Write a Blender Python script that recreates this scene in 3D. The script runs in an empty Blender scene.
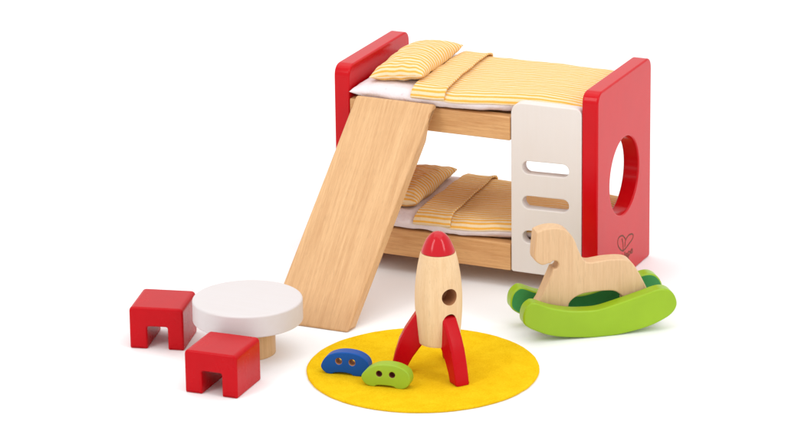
import bpy, bmesh, math, random
from mathutils import Vector, Matrix, noise
S = 0.01                      # everything below is written in centimetres
random.seed(4)
scn = bpy.context.scene
col = scn.collection

# ------------------------------------------------------------------ helpers
def tag(o, label=None, cat=None, group=None, kind=None):
    if label: o['label'] = label
    if cat: o['category'] = cat
    if group: o['group'] = group
    if kind: o['kind'] = kind
    return o

def empty(name, loc=(0, 0, 0), rz=0.0, label=None, cat=None, group=None):
    o = bpy.data.objects.new(name, None)
    col.objects.link(o)
    o.empty_display_size = 0.01
    o.location = Vector(loc) * S
    o.rotation_euler = (0, 0, rz)
    return tag(o, label, cat, group)

def finish(name, me, mats, parent=None, angle=35, weighted=True):
    for p in me.polygons: p.use_smooth = True
    me.set_sharp_from_angle(angle=math.radians(angle))
    me.materials.clear()
    for m in (mats if isinstance(mats, (list, tuple)) else [mats]):
        me.materials.append(m)
    o = bpy.data.objects.new(name, me)
    col.objects.link(o)
    if parent: o.parent = parent
    if weighted:
        w = o.modifiers.new('wn', 'WEIGHTED_NORMAL'); w.keep_sharp = True; w.weight = 90
    return o

def round_poly(pts, r, seg=6):
    """Round the corners of a closed 2D outline; r is one radius or one per corner."""
    n = len(pts); out = []
    for i in range(n):
        p = Vector(pts[i]); a = Vector(pts[i - 1]); b = Vector(pts[(i + 1) % n])
        rr = r[i] if isinstance(r, (list, tuple)) else r
        da = a - p; db = b - p
        if rr <= 1e-4 or da.length < 1e-5 or db.length < 1e-5:
            out.append(tuple(p)); continue
        ang = da.angle(db)
        if ang > math.pi - 0.05:
            out.append(tuple(p)); continue
        t = min(rr / math.tan(ang / 2), da.length * .49, db.length * .49)
        p0 = p + da.normalized() * t; p1 = p + db.normalized() * t
        for k in range(seg + 1):
            s = k / seg
            q = p0 * (1 - s) ** 2 + p * 2 * s * (1 - s) + p1 * s * s
            out.append(tuple(q))
    return out

def smooth_poly(pts, seg=5):
    """Closed Catmull-Rom through points."""
    n = len(pts); out = []
    P = [Vector(p) for p in pts]
    for i in range(n):
        p0, p1, p2, p3 = P[i - 1], P[i], P[(i + 1) % n], P[(i + 2) % n]
        for k in range(seg):
            t = k / seg
            q = .5 * ((2 * p1) + (p2 - p0) * t + (2 * p0 - 5 * p1 + 4 * p2 - p3) * t * t + (3 * p1 - p0 - 3 * p2 + p3) * t ** 3)
            out.append(tuple(q))
    return out

def circle(cx, cy, r, n=48, sx=1.0):
    return [(cx + r * sx * math.cos(2 * math.pi * k / n), cy + r * math.sin(2 * math.pi * k / n)) for k in range(n)]

def plate_mesh(loops, thick, bev, M, res=3):
    """A slab: 2D outline (first loop) with holes (further loops), thickness centred on
    local z = 0, rounded edges, then placed by matrix M (its translation in cm)."""
    cu = bpy.data.curves.new('c', 'CURVE')
    cu.dimensions = '2D'; cu.fill_mode = 'BOTH'
    cu.extrude = (thick / 2 - bev) * S
    cu.bevel_depth = bev * S; cu.bevel_resolution = res; cu.offset = -bev * S
    for L in loops:
        sp = cu.splines.new('POLY'); sp.points.add(len(L) - 1)
        for k, p in enumerate(L): sp.points[k].co = (p[0] * S, p[1] * S, 0, 1)
        sp.use_cyclic_u = True
    ob = bpy.data.objects.new('c', cu); col.objects.link(ob)
    dg = bpy.context.evaluated_depsgraph_get(); dg.update()
    me = bpy.data.meshes.new_from_object(ob.evaluated_get(dg), depsgraph=dg)
    bpy.data.objects.remove(ob); bpy.data.curves.remove(cu)
    bm = bmesh.new(); bm.from_mesh(me)
    bmesh.ops.remove_doubles(bm, verts=bm.verts, dist=2e-6)
    bmesh.ops.recalc_face_normals(bm, faces=bm.faces)
    M2 = M.copy(); M2.translation = M.translation * S
    bm.transform(M2)
    if M2.determinant() < 0: bmesh.ops.reverse_faces(bm, faces=bm.faces)
    bm.to_mesh(me); bm.free()
    return me

def basis(X, Y, Z, t=(0, 0, 0)):
    m = Matrix.Identity(4)
    for i in range(3):
        m[i][0], m[i][1], m[i][2], m[i][3] = X[i], Y[i], Z[i], t[i]
    return m
def XZ(y):  return basis((1, 0, 0), (0, 0, 1), (0, -1, 0), (0, y, 0))      # outline (x, z), slab along y
def YZ(x):  return basis((0, 1, 0), (0, 0, 1), (1, 0, 0), (x, 0, 0))      # outline (y, z), slab along x

def box_mesh(x0, x1, y0, y1, z0, z1, bev=.08, seg=3):
    bm = bmesh.new()
    bmesh.ops.create_cube(bm, size=1)
    for v in bm.verts:
        v.co = Vector(((x0 + x1) / 2 + v.co.x * (x1 - x0), (y0 + y1) / 2 + v.co.y * (y1 - y0), (z0 + z1) / 2 + v.co.z * (z1 - z0))) * S
    bmesh.ops.bevel(bm, geom=bm.edges[:], offset=bev * S, segments=seg, profile=.5, affect='EDGES')
    me = bpy.data.meshes.new('m'); bm.to_mesh(me); bm.free(); return me

def lathe_mesh(prof, n=96):
    """prof: (r, z) from bottom to top; both ends closed on the axis if r == 0."""
    bm = bmesh.new(); rings = []
    for r, z in prof:
        if r < 1e-6: rings.append([bm.verts.new((0, 0, z * S))])
        else: rings.append([bm.verts.new((r * S * math.cos(2 * math.pi * k / n), r * S * math.sin(2 * math.pi * k / n), z * S)) for k in range(n)])
    for a, b in zip(rings, rings[1:]):
        for k in range(n):
            j = (k + 1) % n
            f = [a[k % len(a)], a[j % len(a)], b[j % len(b)], b[k % len(b)]]
            f = list(dict.fromkeys(f))
            if len(f) > 2: bm.faces.new(f)
    bmesh.ops.recalc_face_normals(bm, faces=bm.faces)
    me = bpy.data.meshes.new('m'); bm.to_mesh(me); bm.free(); return me

def arc(cx, cz, r, a0, a1, n=6):
    return [(cx + r * math.cos(math.radians(a0 + (a1 - a0) * k / n)), cz + r * math.sin(math.radians(a0 + (a1 - a0) * k / n))) for k in range(n + 1)]

# ------------------------------------------------------------------ materials
class NT:
    def __init__(s, name):
        s.m = bpy.data.materials.new(name); s.m.use_nodes = True
        s.t = s.m.node_tree; s.t.nodes.clear()
        s.out = s.n('ShaderNodeOutputMaterial'); s.b = s.n('ShaderNodeBsdfPrincipled')
        s.l(s.b.outputs[0], s.out.inputs[0])
    def n(s, t, **k):
        o = s.t.nodes.new(t)
        for a, v in k.items(): setattr(o, a, v)
        return o
    def l(s, a, b): s.t.links.new(a, b)
    def coords(s, scale=(1, 1, 1), kind='Object', k=100.0):
        tc = s.n('ShaderNodeTexCoord'); mp = s.n('ShaderNodeMapping')
        mp.inputs['Scale'].default_value = tuple(q * k for q in scale)
        s.l(tc.outputs[kind], mp.inputs['Vector']); return mp.outputs[0]
    def noise(s, vec, scale=1.0, detail=3, rough=.5, dist=0.0):
        o = s.n('ShaderNodeTexNoise'); o.inputs['Scale'].default_value = scale
        o.inputs['Detail'].default_value = detail; o.inputs['Roughness'].default_value = rough
        o.inputs['Distortion'].default_value = dist
        s.l(vec, o.inputs['Vector']); return o.outputs['Fac']
    def ramp(s, fac, stops):
        o = s.n('ShaderNodeValToRGB'); e = o.color_ramp.elements
        while len(e) < len(stops): e.new(.5)
        for q, (p, c) in zip(e, stops): q.position = p; q.color = (*c, 1)
        s.l(fac, o.inputs[0]); return o.outputs[0]
    def math(s, op, a, b=None, c=None):
        o = s.n('ShaderNodeMath', operation=op)
        for i, v in enumerate((a, b, c)):
            if v is None: continue
            if isinstance(v, (int, float)): o.inputs[i].default_value = v
            else: s.l(v, o.inputs[i])
        return o.outputs[0]
    def mix(s, fac, a, b, mode='MIX'):
        o = s.n('ShaderNodeMix', data_type='RGBA', blend_type=mode)
        for sock, v in ((o.inputs[0], fac), (o.inputs[6], a), (o.inputs[7], b)):
            if isinstance(v, (int, float)): sock.default_value = v
            elif isinstance(v, tuple): sock.default_value = (*v, 1)
            else: s.l(v, sock)
        return o.outputs[2]
    def bump(s, h, dist=.02, strength=.5, prev=None):
        o = s.n('ShaderNodeBump'); o.inputs['Strength'].default_value = strength
        o.inputs['Distance'].default_value = dist * S
        s.l(h, o.inputs['Height'])
        if prev is not None: s.l(prev, o.inputs['Normal'])
        s.l(o.outputs[0], s.b.inputs['Normal']); return o.outputs[0]

def paint(name, c, rough=.3, var=.06, bump=.006, coat=0.0, spec=.32):
    c = tuple(q * .74 for q in c)
    t = NT(name); v = t.coords()
    n1 = t.noise(v, .55, 4); n2 = t.noise(v, 9, 3)
    d = tuple(max(0, q * (1 - var)) for q in c); u = tuple(min(1, q * (1 + var)) for q in c)
    t.l(t.ramp(n1, [(.3, d), (.7, u)]), t.b.inputs['Base Color'])
    r = t.math('MULTIPLY_ADD', n1, .08, rough - .04); t.l(r, t.b.inputs['Roughness'])
    t.b.inputs['Specular IOR Level'].default_value = spec
    t.b.inputs['Coat Weight'].default_value = coat; t.b.inputs['Coat Roughness'].default_value = .12
    t.bump(t.noise(t.coords((2.6, 2.6, .35)), 1, 4, .6), bump, .5)
    return t.m

def wood(name, grain='z', light=(.84, .60, .35), dark=(.66, .41, .20), rough=.42, off=(0, 0, 0), strength=1.0, bands=None):
    light = tuple(q * f for q, f in zip(light, (.82, .785, .74))); dark = tuple(q * f for q, f in zip(dark, (.755, .715, .67)))
    t = NT(name)
    def sc(al, ac):
        return tuple(al if a == grain else ac for a in 'xyz')
    tc = t.n('ShaderNodeTexCoord'); ad = t.n('ShaderNodeVectorMath', operation='ADD')
    ad.inputs[1].default_value = tuple(q * S for q in off); t.l(tc.outputs['Object'], ad.inputs[0])
    def mp(s3):
        m = t.n('ShaderNodeMapping'); m.inputs['Scale'].default_value = tuple(q * 100 for q in s3)
        t.l(ad.outputs[0], m.inputs['Vector']); return m.outputs[0]
    broad = t.noise(mp(sc(.05, .75)), 1, 3, .5, .6)
    streak = t.noise(mp(sc(.30, 8.0)), 1, 5, .7, .12)
    fleck = t.noise(mp(sc(1.1, 17)), 1, 2, .5)
    cath = t.noise(mp(sc(.035, .35)), 1, 1, .4)
    ring = t.math('SINE', t.math('MULTIPLY', cath, 85.0))
    ring = t.math('MULTIPLY_ADD', ring, .5, .5)
    k = t.math('MULTIPLY', broad, .24)
    k = t.math('MULTIPLY_ADD', streak, .46, k)
    k = t.math('MULTIPLY_ADD', ring, .06, k)
    k = t.math('MULTIPLY_ADD', fleck, .24, k)
    mid = tuple((a + b) / 2 for a, b in zip(light, dark))
    c = t.ramp(k, [(.36, tuple(m + (d - m) * strength for m, d in zip(mid, dark))), (.5, mid), (.64, tuple(m + (l - m) * strength for m, l in zip(mid, light)))])
    fl = t.ramp(fleck, [(.57, (0, 0, 0)), (.68, (1, 1, 1))])
    fm = t.math('MULTIPLY', fl, .42 * strength)
    c = t.mix(fm, c, tuple(q * .72 for q in dark))
    t.l(c, t.b.inputs['Base Color'])
    t.b.inputs['Roughness'].default_value = rough
    t.b.inputs['Specular IOR Level'].default_value = .35
    t.bump(t.math('ADD', streak, fleck), .008, .4)
    return t.m

M_red = paint('red_paint', (.70, .001, .007), .17, .03, spec=.2)
M_redcap = paint('red_gloss_paint', (.64, .0, .010), .13, .03, .003, coat=.12, spec=.3)
M_redfin = paint('red_fin_paint', (.62, .001, .007), .27, .04, spec=.14)
M_lime = paint('lime_green_paint', (.36, .58, .015), .33, .05)
M_lime2 = paint('yellow_green_paint', (.37, .58, .03), .4, .08)
M_blue = paint('blue_paint', (.0, .09, .42), .38, .08, spec=.2)
M_teal = paint('inner_rocker_mid_green', (.05, .33, .09), .4, .05)
M_brand = paint('burnt_brown_mark', (.20, .045, .02), .6, .1)
M_hole = paint('bare_wood_hole', (.55, .25, .11), .7, .15)
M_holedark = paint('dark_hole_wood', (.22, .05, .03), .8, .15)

def white_wood(name, c=(.78, .72, .69), grain='z'):
    """Thin white stain over beech: a faint grain shows through."""
    c = tuple(q * .80 for q in c)
    t = NT(name)
    s3 = tuple(.16 if a == grain else 2.2 for a in 'xyz')
    v = t.coords(s3); n1 = t.noise(v, 1, 5, .6, .3); n2 = t.noise(t.coords(), .3, 2)
    w = tuple(q * f for q, f in zip(c, (.985, .972, .96)))
    k = t.math('MULTIPLY_ADD', n2, .35, t.math('MULTIPLY', n1, .65))
    t.l(t.ramp(k, [(.35, w), (.62, c)]), t.b.inputs['Base Color'])
    t.b.inputs['Roughness'].default_value = .45; t.b.inputs['Specular IOR Level'].default_value = .4
    t.bump(n1, .01, .3)
    return t.m
M_panel = white_wood('white_stained_panel', (.87, .80, .755))
M_table = white_wood('white_stained_table', (.765, .715, .715), 'x')

M_slide = wood('beech_slide', 'z', (.87, .565, .30), (.68, .385, .175), off=(3, 7, 1), strength=1.0)
M_rail = wood('beech_rail', 'x', (.86, .52, .24), (.64, .31, .11), off=(9, 2, 5))
M_body = wood('beech_rocket', 'z', (.92, .69, .43), (.82, .56, .31), off=(1, 4, 8), strength=.8)
M_horse = wood('beech_horse', 'z', (.86, .62, .385), (.76, .50, .29), off=(5, 5, 2), strength=.8)
M_leg = wood('beech_table_leg', 'z', (.82, .56, .30), (.68, .42, .19), off=(2, 9, 9), strength=.8)

def striped(name, pitch=.335, yellow=(.95, .44, .025), cream=(.96, .77, .49), duty=.45, axis=1):
    cream = tuple(q * .83 for q in cream); yellow = tuple(q * .83 for q in yellow)
    t = NT(name)
    tc = t.n('ShaderNodeTexCoord'); sx = t.n('ShaderNodeSeparateXYZ'); t.l(tc.outputs['UV'], sx.inputs[0])
    uvs = t.n('ShaderNodeVectorMath', operation='MULTIPLY'); uvs.inputs[1].default_value = (1, 1, 1)
    t.l(tc.outputs['UV'], uvs.inputs[0])
    wob = t.noise(uvs.outputs[0], .35, 2); wob2 = t.noise(uvs.outputs[0], 6.0, 2)
    v = t.math('ADD', sx.outputs[axis], t.math('MULTIPLY', t.math('SUBTRACT', wob, .5), .08))
    v = t.math('ADD', v, t.math('MULTIPLY', t.math('SUBTRACT', wob2, .5), .025))
    ph = t.math('FRACT', t.math('DIVIDE', v, pitch))
    d = t.math('ABSOLUTE', t.math('SUBTRACT', ph, .5))                       # 0 at stripe centre
    st = t.n('ShaderNodeMapRange', interpolation_type='SMOOTHSTEP')
    st.inputs['From Min'].default_value = duty / 2 + .07; st.inputs['From Max'].default_value = duty / 2 - .07
    t.l(d, st.inputs['Value'])
    # threads of the weave: crossing fine lines
    wu = t.math('SINE', t.math('MULTIPLY', sx.outputs[0], 2 * math.pi / .075))
    wv = t.math('SINE', t.math('MULTIPLY', sx.outputs[1], 2 * math.pi / .075))
    wv2 = t.math('MULTIPLY', wu, wv)
    thread = t.math('MULTIPLY_ADD', wv2, .5, .5)
    f = t.math('MULTIPLY', st.outputs[0], t.math('MULTIPLY_ADD', thread, .28, .72))
    c = t.mix(f, cream, yellow)
    big = t.noise(uvs.outputs[0], 1.3, 3)
    c = t.mix(t.math('MULTIPLY', big, .14), c, tuple(q * .8 for q in yellow))
    t.l(c, t.b.inputs['Base Color'])
    t.b.inputs['Roughness'].default_value = .95; t.b.inputs['Specular IOR Level'].default_value = .1
    b1 = t.bump(t.noise(uvs.outputs[0], 1.1, 5, .6), .22, .75)
    t.bump(wv2, .006, .5, b1)
    return t.m
M_stripe = striped('striped_cotton')
M_stripe_p = striped('striped_cotton_pillow', pitch=.36)
M_edge = paint('folded_hem_cotton', (.86, .66, .33), .9, .05)

t = NT('dotted_white_cotton')
v = t.coords(); vo = t.n('ShaderNodeTexVoronoi'); vo.inputs['Scale'].default_value = 1.7; t.l(v, vo.inputs['Vector'])
dots = t.ramp(vo.outputs['Distance'], [(.10, (1, 1, 1)), (.17, (0, 0, 0))])
c = t.mix(t.math('MULTIPLY', dots, .35), (.74, .66, .67), (.70, .40, .44))
t.l(c, t.b.inputs['Base Color']); t.b.inputs['Roughness'].default_value = .95; t.b.inputs['Specular IOR Level'].default_value = .1
b1 = t.bump(t.noise(v, 1.1, 4, .55), .22, .8); t.bump(t.noise(v, 22, 2), .01, .5, b1)
M_sheet = t.m

t = NT('yellow_felt')
v = t.coords()
n1 = t.noise(v, 1.2, 5, .6); n2 = t.noise(v, 14, 4, .7, .8); n3 = t.noise(v, 38, 2, .6)
k = t.math('MULTIPLY_ADD', n2, .7, t.math('MULTIPLY', n1, .3))
c = t.ramp(k, [(.32, (.66, .37, .003)), (.5, (.80, .50, .010)), (.68, (.88, .61, .02))])
t.l(c, t.b.inputs['Base Color']); t.b.inputs['Roughness'].default_value = 1.0
t.b.inputs['Specular IOR Level'].default_value = .0
b1 = t.bump(n2, .05, .8); t.bump(n3, .02, .8, b1)
M_felt = t.m

t = NT('white_surface')
v = t.coords((.02, .02, .02))
t.l(t.ramp(t.noise(v, 1, 2), [(.3, (.885, .885, .885)), (.7, (.895, .895, .895))]), t.b.inputs['Base Color'])
t.b.inputs['Roughness'].default_value = .8; t.b.inputs['Specular IOR Level'].default_value = .15
M_ground = t.m

# ------------------------------------------------------------------ ground
bm = bmesh.new()
R0 = 2000 * S
bmesh.ops.create_circle(bm, cap_ends=True, radius=R0, segments=64)
me = bpy.data.meshes.new('ground'); bm.to_mesh(me); bm.free()
g = finish('ground', me, M_ground, weighted=False); tag(g, kind='structure')

# ------------------------------------------------------------------ bunk bed
L, D, T, H = 18.72, 9.70, 1.11, 14.0
bed = empty('bunk_bed', (0, 0, 0), 0, 'wooden toy bunk bed with two red end boards and a white ladder panel', 'bunk bed')
corner = [.55, .55, .75, .75]
board = round_poly([(0, 0), (D, 0), (D, H), (0, H)], [.25, .25, .85, .85], 8)
def red_board(x, hole):
    loops = [board] + ([circle(D / 2, 7.12, 2.62, 72)] if hole else [])
    return plate_mesh(loops, T, .12, YZ(x), 3)
o = finish('headboard', red_board(T / 2, False), M_red, bed); o['label'] = 'plain red head board behind the slide'
fb = finish('footboard', red_board(L - T / 2, True), M_red, bed); fb['label'] = 'red foot board with a large round hole'
# branded mark on the foot board: heart of two leaves and the lettering
def strokes(paths, r):
    cu = bpy.data.curves.new('c', 'CURVE'); cu.dimensions = '3D'; cu.bevel_depth = r * S; cu.bevel_resolution = 2
    for P in paths:
        P = smooth_open(P)
        sp = cu.splines.new('POLY'); sp.points.add(len(P) - 1)
        for k, (y, z) in enumerate(P): sp.points[k].co = ((L + .002) * S, y * S, z * S, 1)
    ob = bpy.data.objects.new('c', cu); col.objects.link(ob)
    dg = bpy.context.evaluated_depsgraph_get(); dg.update()
    me = bpy.data.meshes.new_from_object(ob.evaluated_get(dg), depsgraph=dg)
    bpy.data.objects.remove(ob)
    for v in me.vertices: v.co.x = L * S + (v.co.x - L * S) * .35
    return me
def smooth_open(P, seg=6):
    P = [Vector(p) for p in P]; out = []
    for i in range(len(P) - 1):
        p0 = P[max(i - 1, 0)]; p1 = P[i]; p2 = P[i + 1]; p3 = P[min(i + 2, len(P) - 1)]
        for k in range(seg):
            t = k / seg
            out.append(tuple(.5 * ((2 * p1) + (p2 - p0) * t + (2 * p0 - 5 * p1 + 4 * p2 - p3) * t * t + (3 * p1 - p0 - 3 * p2 + p3) * t ** 3)))
    out.append(tuple(P[-1])); return out
heart = [[(4.72, 1.92), (4.20, 2.18), (3.72, 2.66), (3.76, 3.06), (4.20, 3.12), (4.68, 2.98), (5.10, 2.62)],
         [(4.45, 2.85), (4.62, 2.5), (4.72, 1.92)],
         [(5.00, 2.12), (5.12, 2.52), (5.62, 2.70), (6.12, 2.66), (6.50, 2.50), (6.44, 2.26), (5.82, 2.10), (5.2, 1.98), (4.72, 1.92)]]
finish('heart_mark', strokes(heart, .055), M_brand, fb, weighted=False)
tx = bpy.data.curves.new('t', 'FONT'); tx.body = 'Hape'; tx.size = .72 * S; tx.align_x = 'CENTER'; tx.extrude = .004 * S; tx.offset = .012 * S
ob = bpy.data.objects.new('t', tx); col.objects.link(ob)
dg = bpy.context.evaluated_depsgraph_get(); dg.update()
me = bpy.data.meshes.new_from_object(ob.evaluated_get(dg), depsgraph=dg); bpy.data.objects.remove(ob)
me.transform(Matrix(((0, 0, 1, (L + .006) * S), (1.35, 0, 0, 5.45 * S), (0, 1, 0, 1.26 * S), (0, 0, 0, 1))))
finish('lettering', me, M_brand, fb, weighted=False)

PX0, PX1 = 12.67, L - T - .01
for z0, z1, zz in ((10.19, 11.80, 'upper'), (1.25, 3.12, 'lower')):
    base = finish('bed_base', box_mesh(T + .004, L - T - .004, .78, D - .78, z0 + .35, z1 - .12, .06), M_rail, bed)
    finish('front_rail', box_mesh(T + .004, PX0 - .06, .0, .77, z0, z1, .09), M_rail, bed)
    finish('rear_rail', box_mesh(T + .004, L - T - .004, D - .77, D - .02, z0, z1, .09), M_rail, bed)
    # the stretch of rail behind the ladder panel
    finish('panel_batten', box_mesh(PX0 + .2, L - T - .004, .78 - .02, 1.3, z0 + .1, z1 - .2, .05), M_rail, bed)
def slot(zc):
    r = .435
    return arc(16.73 - r, zc + .06, r, -90, 90, 10) + arc(13.46 + r, zc, r, 90, 270, 10)
panel = round_poly([(PX0, 1.25), (PX1, 1.25), (PX1, 12.86), (PX0, 12.86)], [.2, .1, .5, .9], 8)
me = plate_mesh([panel] + [slot(z) for z in (8.52, 6.14, 3.76)], .76, .07, XZ(.38 - .02), 3)
finish('ladder_panel', me, M_panel, bed)

# ------------------------------------------------------------------ soft things
def cushion_mesh(a, b, T0, e1=.45, pinch=.07, nu=48, nv=72, pw=2.0, wr=.0, seed=0, flat=0.0, taper=0.0):
    """closed pillow: half sizes a (x), b (y), half thickness T0; UV in cm."""
    bm = bmesh.new(); uvl = bm.loops.layers.uv.new('UVMap')
    def P(u, v, s):
        x = a * u * (1 - pinch * (1 - abs(v) ** 2.2)) ; y = b * v * (1 - pinch * .55 * (1 - abs(u) ** 2.2))
        t = T0 * (max(0, 1 - abs(u) ** pw) * max(0, 1 - abs(v) ** pw)) ** e1
        q = Vector((x * .8 + seed, y * .8, s * 3.1))
        w = wr * noise.noise(q) * min(1, t / (T0 * .4) + .25)
        w += wr * .5 * noise.noise(q * 2.6) * min(1, t / (T0 * .4) + .2)
        z = s * t * (1 - flat if s < 0 else 1) + w
        return Vector((x, y, z)) * S
    def par(k, n):
        q = -1 + 2 * k / n
        return math.sin(q * math.pi / 2)
    G = {}
    for s in (1, -1):
        for i in range(nu + 1):
            for j in range(nv + 1):
                edge = i in (0, nu) or j in (0, nv)
                if edge and s == -1: G[s, i, j] = G[1, i, j]; continue
                G[s, i, j] = bm.verts.new(P(par(i, nu), par(j, nv), s))
    AL = {}
    for s in (1, -1):
        for i in range(nu + 1):
            d = 0; AL[s, i, 0] = 0
            for j in range(1, nv + 1):
                d += (G[s, i, j].co - G[s, i, j - 1].co).length / S; AL[s, i, j] = d
    for s in (1, -1):
        for i in range(nu):
            for j in range(nv):
                ids = [(i, j), (i + 1, j), (i + 1, j + 1), (i, j + 1)]
                if s < 0: ids = ids[::-1]
                try: f = bm.faces.new([G[s, p, q] for p, q in ids])
                except ValueError: continue
                for lp, (p, q) in zip(f.loops, ids):
                    lp[uvl].uv = (a * par(p, nu), AL[s, p, q] - AL[s, p, nv // 2])
    me = bpy.data.meshes.new('m'); bm.to_mesh(me); bm.free(); return me

MX0, MX1, MY0, MY1 = T + .12, L - T - .02, -.28, D - .1
def mat_top(x, y, sd, T0=.56, pw=9):
    """upper surface of a mattress above its middle plane"""
    u = (x - (MX0 + MX1) / 2) / ((MX1 - MX0) / 2); v = (y - (MY0 + MY1) / 2) / ((MY1 - MY0) / 2)
    u = max(-1, min(1, u)); v = max(-1, min(1, v))
    return T0 * (max(0, 1 - abs(u) ** pw) * max(0, 1 - abs(v) ** pw)) ** .5 * (1 + .10 * (1 - v * v))

def inset(x, y):
    """behind the ladder panel the bedding is pushed in"""
    k = max(0, min(1, (x - 8.4) / 5.6)); k = k * k * (3 - 2 * k)
    return y + 1.12 * k * max(0, min(1, (6 - y) / 6.3)) ** 1.3

def mattress(name, z, sd, label):
    t = empty(name, ((MX0 + MX1) / 2, (MY0 + MY1) / 2, z - .56), 0, label, 'mattress', 'mattresses on the bunk bed')
    me = cushion_mesh((MX1 - MX0) / 2, (MY1 - MY0) / 2, .58, .5, .006, 110, 80, 9, .07, sd)
    me.transform(Matrix.Translation((0, 0, .56 * S)))
    for v in me.vertices:      # flatten on the rails, let the front seam sag in scallops
        x = v.co.x / S + (MX0 + MX1) / 2; y = v.co.y / S + (MY0 + MY1) / 2
        if y < .4: v.co.y += .13 * S * noise.noise(Vector((x * .7, sd, v.co.z / S * 1.5)))
        v.co.y += (inset(x, y) - y) * S
        z = v.co.z / S
        if z < .03: v.co.z = (.03 + (z - .03) * .3 + (.05 * noise.noise(Vector((x * .7, y, sd))) if y < 0 else 0)) * S
    finish('cover', me, M_sheet, t, 60, False)
    # seam piping round the middle
    pts = []
    a, b = (MX1 - MX0) / 2, (MY1 - MY0) / 2
    return t

def blanket(z, sd, x0, flap, label, fold_label):
    """cotton blanket on the mattress; the head end is folded back over itself"""
    t = empty('blanket', (x0, 0, z), 0, label, 'blanket', 'striped blankets on the bunk bed')
    def surface(xa, xb, off, thick, skew=0.0, n=80, m=80, ya=-.42, yb=D - .05, drop=.12, rip=.07, s2=0, lift=0, zmin=.10):
        bm = bmesh.new(); uvl = bm.loops.layers.uv.new('UVMap'); G = {}
        for i in range(n + 1):
            for j in range(m + 1):
                q = j / m; q2 = .5 - .5 * math.cos(math.pi * q); q2 = .45 * q + .55 * q2
                y = ya + (yb - ya) * q2
                x = xa + (xb - xa) * i / n
                x += (skew[0] * (i / n) + skew[1] * (1 - i / n)) * (y / D) if isinstance(skew, tuple) else 0
                x += .10 * noise.noise(Vector((y * .55, sd + s2, i / n * 2))) * (1 if i in (0, n) else 1)
                zt = mat_top(x, y, sd)
                w = rip * noise.noise(Vector((x * .45, y * .9, sd + s2))) + rip * .55 * noise.noise(Vector((x * 1.3, y * 2.0, sd + 3 + s2)))
                if not lift: w -= .09 * max(0, min(1, (D - 1.5 - y) / 3)) * math.exp(-((x - x0 - 2.75 + .7 * y / D) / .55) ** 2) * (1 - .3 * noise.noise(Vector((y, 0, sd))))
                if lift: w += lift * math.exp(-((i / n - 1) * (xb - xa) / .35) ** 2)
                e = max(0, 1 - (y - ya) / .35)
                zz = max(zt, zmin) + off + w * (1 - .4 * e) - (drop + .08 * noise.noise(Vector((x * .45, sd, 9.)))) * e * e
                yy_in = inset(x, y)
                yy = yy_in + .05 * noise.noise(Vector((x * .8, sd, 5.))) * e
                G[i, j] = bm.verts.new(Vector((x - x0, yy, zz)) * S)
        arcl = {}
        for i in range(n + 1):
            s = 0; arcl[i, 0] = 0
            for j in range(1, m + 1):
                s += (G[i, j].co - G[i, j - 1].co).length / S; arcl[i, j] = s
        for i in range(n):
            for j in range(m):
                ids = [(i, j), (i + 1, j), (i + 1, j + 1), (i, j + 1)]
                f = bm.faces.new([G[k] for k in ids])
                for lp, k in zip(f.loops, ids): lp[uvl].uv = (xa + (xb - xa) * k[0] / n, arcl[k] + s2 * .13)
        me = bpy.data.meshes.new('m'); bm.to_mesh(me); bm.free()
        return me
    def add(name, me, thick):
        o = finish(name, me, [M_stripe, M_stripe], t, 60, False)
        s = o.modifiers.new('solid', 'SOLIDIFY'); s.thickness = thick * S; s.offset = 1; s.material_offset_rim = 1
        return o
    add('cover', surface(x0, MX1 + .0, .075, .06, (0, -.1), 110, 80, -.30, D - .05, .10, .05), .06)
    fl = add('folded_flap', surface(x0 - .06, x0 + flap, .18, .12, (-.75, -.12), 50, 80, -.36, D - .02, .16, .055, 0, .10), .13)
    return t

def pillow(loc, rot, a, b, T0, sd, label):
    t = empty('pillow', loc, 0, label, 'pillow', 'striped pillows on the bunk bed')
    me = cushion_mesh(a, b, T0, .46, .07, 48, 90, 2.3, .13, sd, .25)
    R = Matrix.Rotation(rot[2], 4, 'Z') @ Matrix.Rotation(rot[1], 4, 'Y') @ Matrix.Rotation(rot[0], 4, 'X')
    me.transform(R)
    finish('pillowcase', me, M_stripe_p, t, 60, False)
    return t
rad = math.radians
ZU, ZL = 12.35, 3.66
mattress('mattress', ZU, 1.0, 'soft white mattress lying in the top bunk')
mattress('mattress', ZL, 5.0, 'soft white mattress lying in the bottom bunk')
blanket(ZU, 2.0, 5.75, 2.35, 'yellow striped blanket with turned-back edge on the top bunk', '')
blanket(ZL, 9.0, 5.85, 2.55, 'yellow striped blanket with turned-back edge on the bottom bunk', '')
pillow((3.95, 4.6, 13.42), (rad(0), rad(-7), rad(3)), 1.9, 3.9, .98, 3.0, 'striped pillow leaning at the head of the top bunk')
pillow((3.4, 4.6, 4.55), (rad(0), rad(-7), rad(3)), 1.9, 3.9, .98, 8.0, 'striped pillow on the bottom bunk, half hidden by the slide')

# ------------------------------------------------------------------ slide
sl = empty('slide', (3.3, -11.8, 0), 0, 'plain beech slide board leaning on the top bunk rail', 'slide')
prof = [(-11.8, 0.0), (-.62, 12.28), (-.22, 12.12), (-.22, 11.82), (-1.05, 11.62), (-1.22, 10.85), (-1.55, 9.98), (-10.65, 0.0)]
prof = round_poly(prof, [.12, .35, .18, .18, .15, .3, .6, .12], 6)
me = plate_mesh([prof], 5.6, .16, YZ(3.42), 4)
for v in me.vertices:
    y = v.co.y / S
    v.co.x += 1.25 * S * (y + 11.8) / 11.2 - 0.0
    # put the mesh origin at the foot and turn grain later
    v.co.x -= 3.3 * S; v.co.y += 11.8 * S
# rotate mesh so that local z runs along the board (for the grain), then rotate the object back
ang = math.atan2(11.2, 12.3)
me.transform(Matrix.Rotation(ang, 4, 'X'))
o = finish('board', me, M_slide, sl)
o.rotation_euler = (-ang, 0, 0)

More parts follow.
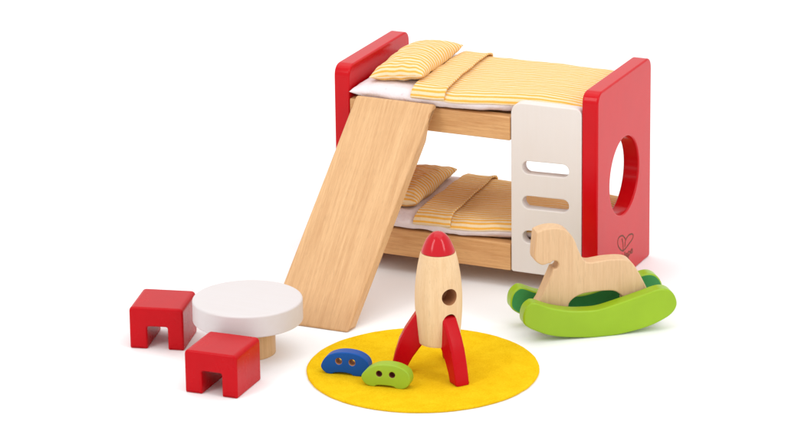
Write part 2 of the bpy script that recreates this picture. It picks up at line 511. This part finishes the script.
# ------------------------------------------------------------------ stools
def stool(name, loc, rz, label):
    t = empty(name, loc, rz, label, 'stool', 'red toy stools beside the round table')
    w, h, d = 3.5, 2.78, 3.6
    U = [(-w / 2, 0), (-w / 2, h), (w / 2, h), (w / 2, 0), (.72, 0), (.72, 1.5), (-.62, 1.5), (-.62, 0)]
    U = round_poly(U, [.12, .32, .32, .12, .10, .16, .16, .10], 6)
    me = plate_mesh([U], d, .15, XZ(0), 4)
    finish('block', me, M_redfin, t)
    return t
def centre(fl, rz, w=3.5, d=3.6):
    x, y = fl; c, s = math.cos(rz), math.sin(rz)
    return (x + c * w / 2 - s * d / 2, y + s * w / 2 + c * d / 2, 0)
stool('stool', centre((-5.32, -19.46), rad(14)), rad(14), 'red block stool farthest left, behind the round white table')
stool('stool', centre((1.47, -24.95), rad(2.5)), rad(2.5), 'red block stool nearest the camera, in front of the white table')

# ------------------------------------------------------------------ table
tb = empty('round_table', (1.95, -17.2, 0), 0, 'round white toy table on a thick bare wooden foot', 'table')
r, z0, z1, b = 3.47, 2.18, 3.62, .13
me = lathe_mesh([(0, z0)] + [(r - .1, z0)] + arc(r - .1, z0 + .1, .1, -90, 0, 4) + arc(r - b, z1 - b, b, 0, 90, 6) + [(0, z1)], 128)
finish('tabletop', me, M_table, tb)
me = lathe_mesh([(0, 0), (1.62, 0)] + arc(1.62, .08, .08, -90, 0, 4) + [(1.70, 2.18), (0, 2.18)], 96)
finish('leg', me, M_leg, tb)

# ------------------------------------------------------------------ rug
rug = lathe_mesh([(0, .0), (7.1, .0)] + arc(7.1, .12, .12, -90, 90, 6) + [(6.95, .235), (6.86, .215), (6.76, .235), (6.5, .25), (5, .25), (3, .25), (0, .25)], 256)
for v in rug.vertices:
    rr = math.hypot(v.co.x, v.co.y) / S
    if rr > 5:
        k = 1 + .004 * noise.noise(Vector((v.co.x / S * 1.4, v.co.y / S * 1.4, 0))) + .0015 * noise.noise(Vector((v.co.x / S * 6, v.co.y / S * 6, 2)))
        v.co.x *= k; v.co.y *= k
o = finish('rug', rug, M_felt); o.location = Vector((13.44, -16.04, 0)) * S
tag(o, 'round yellow felt rug lying under the wooden rocket', 'rug')

# ------------------------------------------------------------------ rocket
AX = (14.66, -16.3, .25)
rk = empty('rocket', AX, 0, 'upright wooden toy rocket with red nose and red fins on the rug', 'rocket')
FZ = rad(-37)
FIN_AZ = [rad(-37), rad(-157), rad(96)]
body = [(0, 1.95), (1.16, 1.95), (1.25, 1.98), (1.29, 2.06), (1.36, 2.8), (1.43, 3.7), (1.46, 4.5), (1.45, 5.3), (1.38, 6.2), (1.25, 7.05), (1.09, 7.76), (1.06, 7.80), (0, 7.80)]
def dense(P):
    Q = [P[0], P[1], P[2]]
    mid = P[3:-2]
    s = smooth_open(mid, 6); return Q + s + P[-2:]
bo = finish('body', lathe_mesh(dense(body), 128), [M_body, M_hole], rk, 40, False)
def cutter(me):
    o = bpy.data.objects.new('cut', me); col.objects.link(o); return o
def cut(target, cutters):
    for c in cutters:
        m = target.modifiers.new('b', 'BOOLEAN'); m.operation = 'DIFFERENCE'; m.object = c; m.solver = 'EXACT'
        m.material_mode = 'TRANSFER'
    dg = bpy.context.evaluated_depsgraph_get(); dg.update()
    me = bpy.data.meshes.new_from_object(target.evaluated_get(dg), depsgraph=dg)
    target.modifiers.clear(); target.data = me
    for c in cutters: bpy.data.objects.remove(c)
# round window drilled into the body above the near fin
me = lathe_mesh([(0, 0), (.52, 0), (.52, 1.95), (0, 1.95)], 48)
me.materials.append(M_body); me.materials.append(M_hole)
for p in me.polygons: p.material_index = 1
me.transform(Matrix.Translation(Vector((math.cos(FZ) * .2, math.sin(FZ) * .2, 5.28)) * S) @ Matrix.Rotation(FZ, 4, 'Z') @ Matrix.Rotation(math.pi / 2, 4, 'Y'))
c1 = cutter(me); c1.location = rk.location
cuts = [c1]
for a in FIN_AZ:            # the three slots the fins sit in, round at the top
    me = lathe_mesh([(0, 0), (.44, 0), (.44, 1.2), (0, 1.2)], 32)
    me.materials.append(M_body); me.materials.append(M_hole)
    for p in me.polygons: p.material_index = 1
    me.transform(Matrix.Translation(Vector((math.cos(a) * 1.0, math.sin(a) * 1.0, 3.74)) * S) @ Matrix.Rotation(a, 4, 'Z') @ Matrix.Rotation(math.pi / 2, 4, 'Y'))
    c = cutter(me); c.location = rk.location; cuts.append(c)
cut(bo, cuts)
bo.data.set_sharp_from_angle(angle=rad(40))
nose = [(0, 7.805), (.99, 7.805), (1.035, 7.83), (1.015, 7.95), (.88, 8.3), (.71, 8.64), (.51, 8.89), (.32, 9.04), (.14, 9.10), (0, 9.115)]
finish('nose_cone', lathe_mesh([nose[0]] + smooth_open(nose[1:], 6), 96), M_redcap, rk, 60, False)
fin_prof = [(1.18, 4.0), (1.42, 3.88), (1.73, 3.42), (2.1, 2.85), (2.45, 2.15), (2.74, 1.25), (2.92, .45), (2.98, .02), (2.92, 0), (2.15, 0.0), (2.08, .06), (1.92, .5), (1.62, 1.05), (1.22, 1.62), (1.0, 1.9), (.98, 2.1), (1.0, 3.6), (1.05, 3.92)]
for a in FIN_AZ:
    d = (math.cos(a), math.sin(a), 0); n = (math.sin(a), -math.cos(a), 0)
    me = plate_mesh([fin_prof], .96, .15, basis(d, (0, 0, 1), n), 3)
    finish('fin', me, M_redfin, rk)

# ------------------------------------------------------------------ bean shaped pieces with two holes
def bean(name, loc, rz, outline, holes, mat, hmat, label, cat='toy piece', th=.8):
    loops = [smooth_poly(outline, 4)] + [circle(x, z, r, 24) for x, z, r in holes]
    me = plate_mesh(loops, th, .07, XZ(th / 2), 3)
    me.materials.clear()
    o = finish(name, me, [mat, hmat])
    for p in me.polygons:
        c = p.center / S
        for x, z, r in holes:
            if math.hypot(c.x - x, c.z - z) < r + .012 and abs(p.normal.y) < .75: p.material_index = 1
    o.location = Vector(loc) * S; o.rotation_euler = (0, 0, rz)
    return tag(o, label, cat, 'small bean-shaped toy pieces on the rug')
ob_blue = [(-.46, .56), (-.44, .32), (-.26, .12), (-.06, .01), (.22, .0), (.42, .10), (.95, .16), (1.45, .10), (1.62, .0), (2.02, .0), (2.36, .12), (2.58, .40), (2.62, .80), (2.38, 1.18), (1.82, 1.44), (1.0, 1.50), (.28, 1.34), (-.2, 1.02)]
ob_green = [(-.64, .55), (-.52, .26), (-.30, .08), (-.05, .0), (.2, .0), (.4, .10), (.9, .13), (1.42, .10), (1.6, .0), (2.02, .0), (2.36, .22), (2.5, .62), (2.34, 1.1), (1.84, 1.40), (1.16, 1.5), (.42, 1.42), (-.15, 1.15), (-.5, .84)]
bean('wooden_toy_piece', (8.5, -19.34, .25), rad(8), ob_blue, [(.69, .88, .2), (1.55, .87, .2)], M_blue, M_hole, 'blue bean-shaped wooden piece with two holes, standing left of the green one')
bean('wooden_toy_piece', (11.85, -20.27, .25), rad(7), ob_green, [(.52, .86, .18), (1.35, .86, .18)], M_lime2, M_holedark, 'green bean-shaped wooden piece with two holes, standing beside the rocket fin')

# ------------------------------------------------------------------ rocking horse
HA = rad(38)
hs = empty('rocking_horse', (21.4, -6.3, 0), HA, 'wooden rocking horse between two lime green rockers', 'rocking horse')
rocker = [(-5.05, 1.71), (-4.93, 2.28), (-4.62, 2.62), (-4.21, 2.70), (-3.23, 2.28), (-1.93, 1.95), (-.67, 1.84), (0.1, 1.88), (1.2, 2.13), (3.0, 2.60), (3.62, 2.78), (4.2, 2.84), (4.66, 2.66), (4.98, 2.25), (5.10, 1.70), (4.87, 1.21), (4.3, .80), (3.09, .34), (1.3, .03), (.3, 0), (-.8, .03), (-2.86, .30), (-4.16, .78), (-4.9, 1.25)]
rocker = smooth_poly(rocker, 4)
me = plate_mesh([rocker], 1.0, .13, XZ(.5), 4)
o = finish('rocker', me, M_lime, hs)
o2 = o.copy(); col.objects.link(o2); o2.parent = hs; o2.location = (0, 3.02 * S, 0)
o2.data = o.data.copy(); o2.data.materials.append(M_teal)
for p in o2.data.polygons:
    if p.normal.y < -.95: p.material_index = 1  # inner face of the rear rocker: darker, bluer green than its other faces
hb = [(-3.70, 6.99), (-3.84, 6.86), (-3.92, 6.2), (-3.98, 5.5), (-3.93, 5.1), (-3.52, 4.77), (-3.27, 4.76), (-3.05, 4.82)]
hb += arc(-2.66, 4.68, .28, 150, -100, 9)
hb += [(-2.86, 4.10), (-3.60, 2.45), (-4.2, 1.25), (-2.1, 1.05), (-1.69, 2.0), (-1.32, 2.36), (-.86, 2.55), (-.4, 2.61), (.4, 2.64), (1.2, 2.58), (1.61, 2.36), (1.95, 1.95), (2.1, 1.0), (3.9, 1.05), (3.78, 1.8), (3.47, 2.53), (3.0, 3.5), (2.55, 4.25), (2.2, 4.55), (1.7, 4.67), (.9, 4.70), (.28, 4.66), (-.35, 4.62), (-.72, 4.84), (-1.08, 5.53), (-1.36, 6.28), (-1.88, 6.92), (-2.55, 7.14), (-3.2, 7.14)]
hbr = []
me = plate_mesh([smooth_poly(hb, 3)], 1.12, .1, XZ(1.2 + .56), 4)
finish('body', me, M_horse, hs)
for x, z in ((-3.0, 1.5), (3.0, 1.55)):       # pegs that hold the rockers, low between them
    me = lathe_mesh([(0, .8), (.3, .8), (.3, 3.2), (0, 3.2)], 24)
    me.transform(Matrix.Translation(Vector((x, 0, z)) * S) @ Matrix.Rotation(-math.pi / 2, 4, 'X'))
    finish('peg', me, M_horse, hs)

# ------------------------------------------------------------------ light
w = bpy.data.worlds.new('World'); scn.world = w; w.use_nodes = True
bg = w.node_tree.nodes['Background']; bg.inputs[0].default_value = (1, .995, .99, 1); bg.inputs[1].default_value = 1.0
def area(name, loc, target, sx, sy, power, c=(1, 1, 1)):
    l = bpy.data.lights.new(name, 'AREA'); l.shape = 'RECTANGLE'; l.size = sx * S; l.size_y = sy * S; l.energy = power; l.color = c
    o = bpy.data.objects.new(name, l); col.objects.link(o); o.location = Vector(loc) * S
    o.rotation_euler = (Vector(target) * S - o.location).to_track_quat('-Z', 'Y').to_euler(); return o
area('overhead_softbox', (10, 30, 230), (10, 10, 0), 300, 260, 24)
area('left_softbox', (-36, -122, 98), (14, -14, 6), 34, 90, 5.0)
area('right_softbox', (128, -46, 98), (16, -4, 6), 30, 90, 5.0)

# ------------------------------------------------------------------ camera
yaw, pitch, roll = -0.4319, 0.3233, -0.0145
f = Vector((math.sin(yaw) * math.cos(pitch), math.cos(yaw) * math.cos(pitch), -math.sin(pitch)))
r = Vector((math.cos(yaw), -math.sin(yaw), 0)); u = r.cross(f)
c, s = math.cos(roll), math.sin(roll)
rr = c * r + s * u; uu = -s * r + c * u
cam = bpy.data.cameras.new('camera'); cam.sensor_width = 36; cam.lens = 3666.6 / 785 * 36
cam.clip_start = .05; cam.clip_end = 100
co = bpy.data.objects.new('camera', cam); col.objects.link(co)
m = basis(rr, uu, -f, Vector((100.8645, -209.9102, 81.1067)) * S); co.matrix_world = m
scn.camera = co
scn.view_settings.view_transform = 'Standard'; scn.view_settings.look = 'None'
scn.view_settings.exposure = 0; scn.view_settings.gamma = 1
scn.render.engine = 'CYCLES'
scn.cycles.max_bounces = 10; scn.cycles.diffuse_bounces = 6
